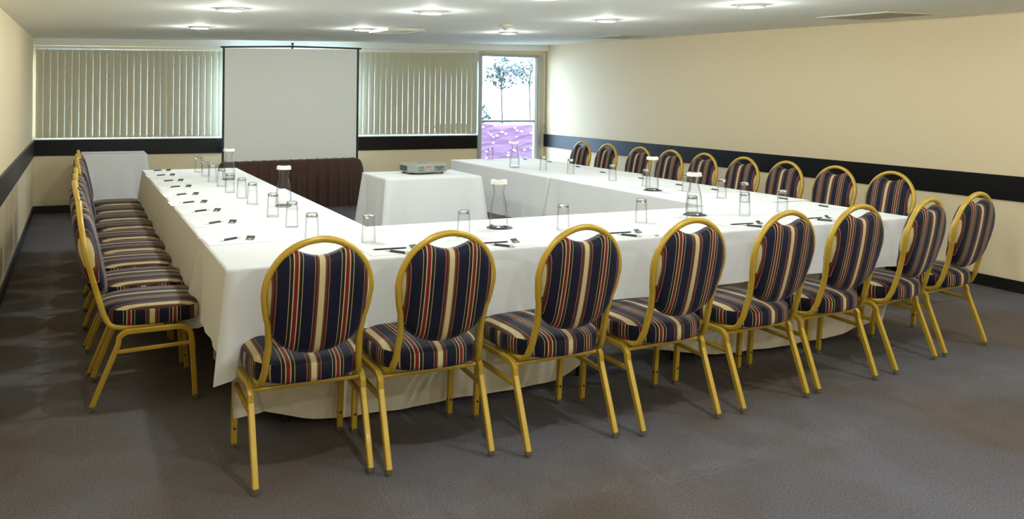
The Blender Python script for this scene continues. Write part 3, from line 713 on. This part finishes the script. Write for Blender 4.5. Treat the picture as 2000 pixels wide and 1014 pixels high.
# paper, pen and sachet at each place
def paper_mesh():
    bm = bmesh.new(); add_box(bm, -.105, .105, -.1485, .1485, 0, .0012); me = bpy.data.meshes.new('paper_sheet'); bmesh.ops.recalc_face_normals(bm, faces=bm.faces); bm.to_mesh(me); bm.free(); me.materials.append(M['paper']); return me
PM = paper_mesh()
def make_pen():
    t = empty('ballpoint_pen'); r = .0048
    bm = bmesh.new(); tube(bm, (-.040, 0, r), (-.055, 0, r), r, 10); tube(bm, (.038, 0, r), (.060, 0, r), r, 10); tube(bm, (.060, 0, r), (.068, 0, r), .0025, 8); obj('barrel', bm, M['penwhite'], t, smooth=False)
    bm = bmesh.new(); tube(bm, (-.040, 0, r), (.038, 0, r), r + .0008, 10); obj('grip', bm, M['pendark'], t)
    bm = bmesh.new(); 
    A = [bm.verts.new((-.055, r * math.cos(2 * PI * k / 10), r + r * math.sin(2 * PI * k / 10))) for k in range(10)]; tip = bm.verts.new((-.072, 0, r))
    for k in range(10): bm.faces.new((A[k], A[(k + 1) % 10], tip))
    bm.faces.new(A); obj('tip', bm, M['penwhite'], t)
    bm = bmesh.new(); add_box(bm, .028, .058, -.0015, .0015, 2 * r, 2 * r + .0022); obj('clip', bm, M['penwhite'], t)
    return t
def make_sachet():
    t = empty('mint_sachet')
    bm = bmesh.new(); add_box(bm, -.022, .022, -.018, .014, 0, .0022); obj('wrapper', bm, M['paper'], t)
    bm = bmesh.new(); v = [bm.verts.new(p) for p in ((-.020, -.010, .003), (.020, -.010, .003), (.020, .006, .008), (-.020, .006, .008), (-.020, .020, .018), (.020, .020, .018))]
    w = [bm.verts.new(p.co + Vector((0, .001, -.0012))) for p in v]
    for f in ((0, 1, 2, 3), (3, 2, 5, 4)): bm.faces.new([v[i] for i in f]); bm.faces.new([w[i] for i in f][::-1])
    for i, j in ((0, 1), (1, 2), (2, 5), (5, 4), (4, 3), (3, 0)): bm.faces.new((v[i], w[i], w[j], v[j]))
    pn = obj('green_flap', bm, M['green'], t)
    bm = bmesh.new(); v = [bm.verts.new(p) for p in ((-.005, -.003, .0056), (.005, -.003, .0056), (.005, .004, .0078), (-.005, .004, .0078))]; bm.faces.new(v)
    obj('printed_mark', bm, M['paper'], pn)
    return t
pen0, sac0 = make_pen(), make_sachet(); pu = [False]; su = [False]
def place_pen(x, y, a, label, group, z=TZ + .0013):
    c = pen0 if not pu[0] else copy_tree(pen0); pu[0] = True
    c.location = (x, y, z); c.rotation_euler = (0, 0, a); tag(c, label, 'pen', group)
def place_sachet(x, y, a, label, group):
    c = sac0 if not su[0] else copy_tree(sac0); su[0] = True
    c.location = (x, y, TZ); c.rotation_euler = (0, 0, a); tag(c, label, 'sachet', group)
def place_paper(x, y, a, label, group):
    o = bpy.data.objects.new('paper_sheet', PM); C.objects.link(o); o.location = (x, y, TZ); o.rotation_euler = (0, 0, a); tag(o, label, 'paper', group)
penL = [(0.643, 7.899), (0.632, 7.442), (0.647, 6.958), (0.652, 6.496), (0.64, 5.99), (0.635, 5.539), (0.654, 5.115), (0.663, 4.621), (0.656, 4.069)]
for i, (x, y) in enumerate(penL):
    s = 'on the left arm, %s place from the far end' % ordn[i]
    place_paper(x + .035, y - .01, -PI / 2 + .02, 'blank white paper sheet ' + s, 'paper sheets on the tables')
    place_pen(x, y, math.radians(33) if i == 8 else math.radians(30 + 3 * math.sin(i * 2)), 'white pen with dark grip ' + s, 'pens on the tables')
    place_sachet(x + .115 - .03, y - .033 - .0, math.radians(-35 + 6 * math.sin(i)), 'small dark green folded sachet ' + s, 'green sachets on the tables')
fs = [(1.275, 3.50), (1.775, 3.47), (2.68 - .18, 3.49), (3.325, 3.49), (3.875, 3.51)]
for i, (x, y) in enumerate(fs):
    s = 'on the front tables, %s place from the left' % ordn[i]
    place_paper(x + .02, y + .045, .03 - PI / 2, 'blank white paper sheet ' + s, 'paper sheets on the tables')
    place_pen(x + .0, y - .035, math.radians(-55), 'white pen with dark grip ' + s, 'pens on the tables')
    o = empty('pencil', (x - .005, y + .055, TZ + .0013)); o.rotation_euler = (0, 0, math.radians(-4)); tag(o, 'thin black pencil ' + s, 'pencil', 'black pencils on the front tables')
    bm = bmesh.new(); tube(bm, (-.070, 0, .0036), (.062, 0, .0036), .0036, 6); obj('shaft', bm, M['pencil'], o)
    bm = bmesh.new(); tube(bm, (.062, 0, .0036), (.075, 0, .0036), .0036, 6); obj('end_cap', bm, M['green'], o)
    bm = bmesh.new(); A = [bm.verts.new((-.070, .0036 * math.cos(2 * PI * k / 6), .0036 + .0036 * math.sin(2 * PI * k / 6))) for k in range(6)]; tp = bm.verts.new((-.084, 0, .0036))
    for k in range(6): bm.faces.new((A[k], A[(k + 1) % 6], tp))
    bm.faces.new(A); obj('point', bm, M['wood'], o)
    place_sachet(x + .105, y + .03, math.radians(20), 'small dark green folded sachet ' + s, 'green sachets on the tables')
penR = [(4.383, 3.941), (4.447, 4.35), (4.378, 4.965), (4.344, 5.344), (4.38, 5.891), (4.384, 6.481), (4.50, 7.094), (4.55, 7.731), (4.476, 8.14)]
for i, (x, y) in enumerate(penR):
    s = 'on the right side, %s place from the front' % ordn[i]
    place_paper(x - .02, y + .0, PI / 2 - .03, 'blank white paper sheet ' + s, 'paper sheets on the tables')
    place_pen(x, y, math.radians(90 + 4 * math.sin(i * 3)), 'white pen with dark grip ' + s, 'pens on the tables')

# ------------------------------------------------------------------ projector
t = empty('projector', (2.80, 6.99, TZ), math.radians(4)); tag(t, 'silver grey projector on the small draped table', 'projector')
bm = bmesh.new(); pts = [(-.19, -.09), (-.135, -.155), (.155, -.135), (.19, -.10), (.19, .12), (.16, .15), (-.16, .15), (-.19, .11)]
def ringp(sc, z): return [bm.verts.new((x * sc, y * sc, z)) for x, y in pts]
rg = [ringp(.95, .016), ringp(1.0, .028), ringp(1.0, .078), ringp(.96, .088)]
for a, b in zip(rg, rg[1:]):
    for k in range(8): bm.faces.new((a[k], a[(k + 1) % 8], b[(k + 1) % 8], b[k]))
bm.faces.new(rg[0][::-1]); bm.faces.new(rg[-1]); body = obj('body', bm, M['projgrey'], t)
def yb(x): return -.155 + (x + .135) * (.02 / .29)
def face_box(name, x0, x1, z0, z1, m, parent, d=.003, in_=.003):
    bm = bmesh.new(); v = [bm.verts.new((x, yb(x) - dd, z)) for dd in (-in_, d) for x, z in ((x0, z0), (x1, z0), (x1, z1), (x0, z1))]
    for f in ((0, 1, 2, 3), (7, 6, 5, 4), (0, 4, 5, 1), (1, 5, 6, 2), (2, 6, 7, 3), (3, 7, 4, 0)): bm.faces.new([v[i] for i in f])
    return obj(name, bm, m, parent)
M['projlight'] = mat('projector_vent', srgb(116, 120, 112), 0.5)
face_box('vent_grille', -.115, -.06, .055, .070, M['projlight'], body); face_box('vent_grille', -.115, -.06, .033, .048, M['projlight'], body)
face_box('warning_label', -.035, -.002, .058, .073, M['orange'], body)
pp = face_box('port_panel', .045, .145, .030, .076, M['projlight'], body)
for x in (.078, .100): 
    bm = bmesh.new(); tube(bm, (x, yb(x) - .002, .056), (x, yb(x) - .006, .056), .0065, 12); obj('socket', bm, M['black'], pp)
for x, z in ((.122, .068), (.122, .054), (.135, .062), (.06, .066)):
    bm = bmesh.new(); tube(bm, (x, yb(x) - .002, z), (x, yb(x) - .005, z), .0042, 8); obj('socket', bm, M['black'], pp)
face_box('slot', .080, .105, .036, .042, M['black'], pp, .004)
for x, z in ((.016, .068), (.016, .036), (-.127, .038)):
    bm = bmesh.new(); tube(bm, (x, yb(x) - .0, z), (x, yb(x) - .003, z), .0035, 8); obj('screw', bm, M['projdark'], body)
box('lens_ring', .02, .10, .10, .16, .03, .08, M['projdark'], t, bev=.006)
box('side_vent', -.193, -.186, -.07, .07, .03, .074, M['projdark'], t)
for x, y in ((-.15, -.07), (.14, -.10), (-.14, .11), (.14, .11)):
    bm = bmesh.new(); lathe(bm, [(.011, 0), (.012, .004), (.009, .018)], 12); obj('foot', bm, M['black'], t, loc=(x, y, 0))
box('top_panel', -.02, .08, .05, .10, .0878, .0895, M['projlight'], body)
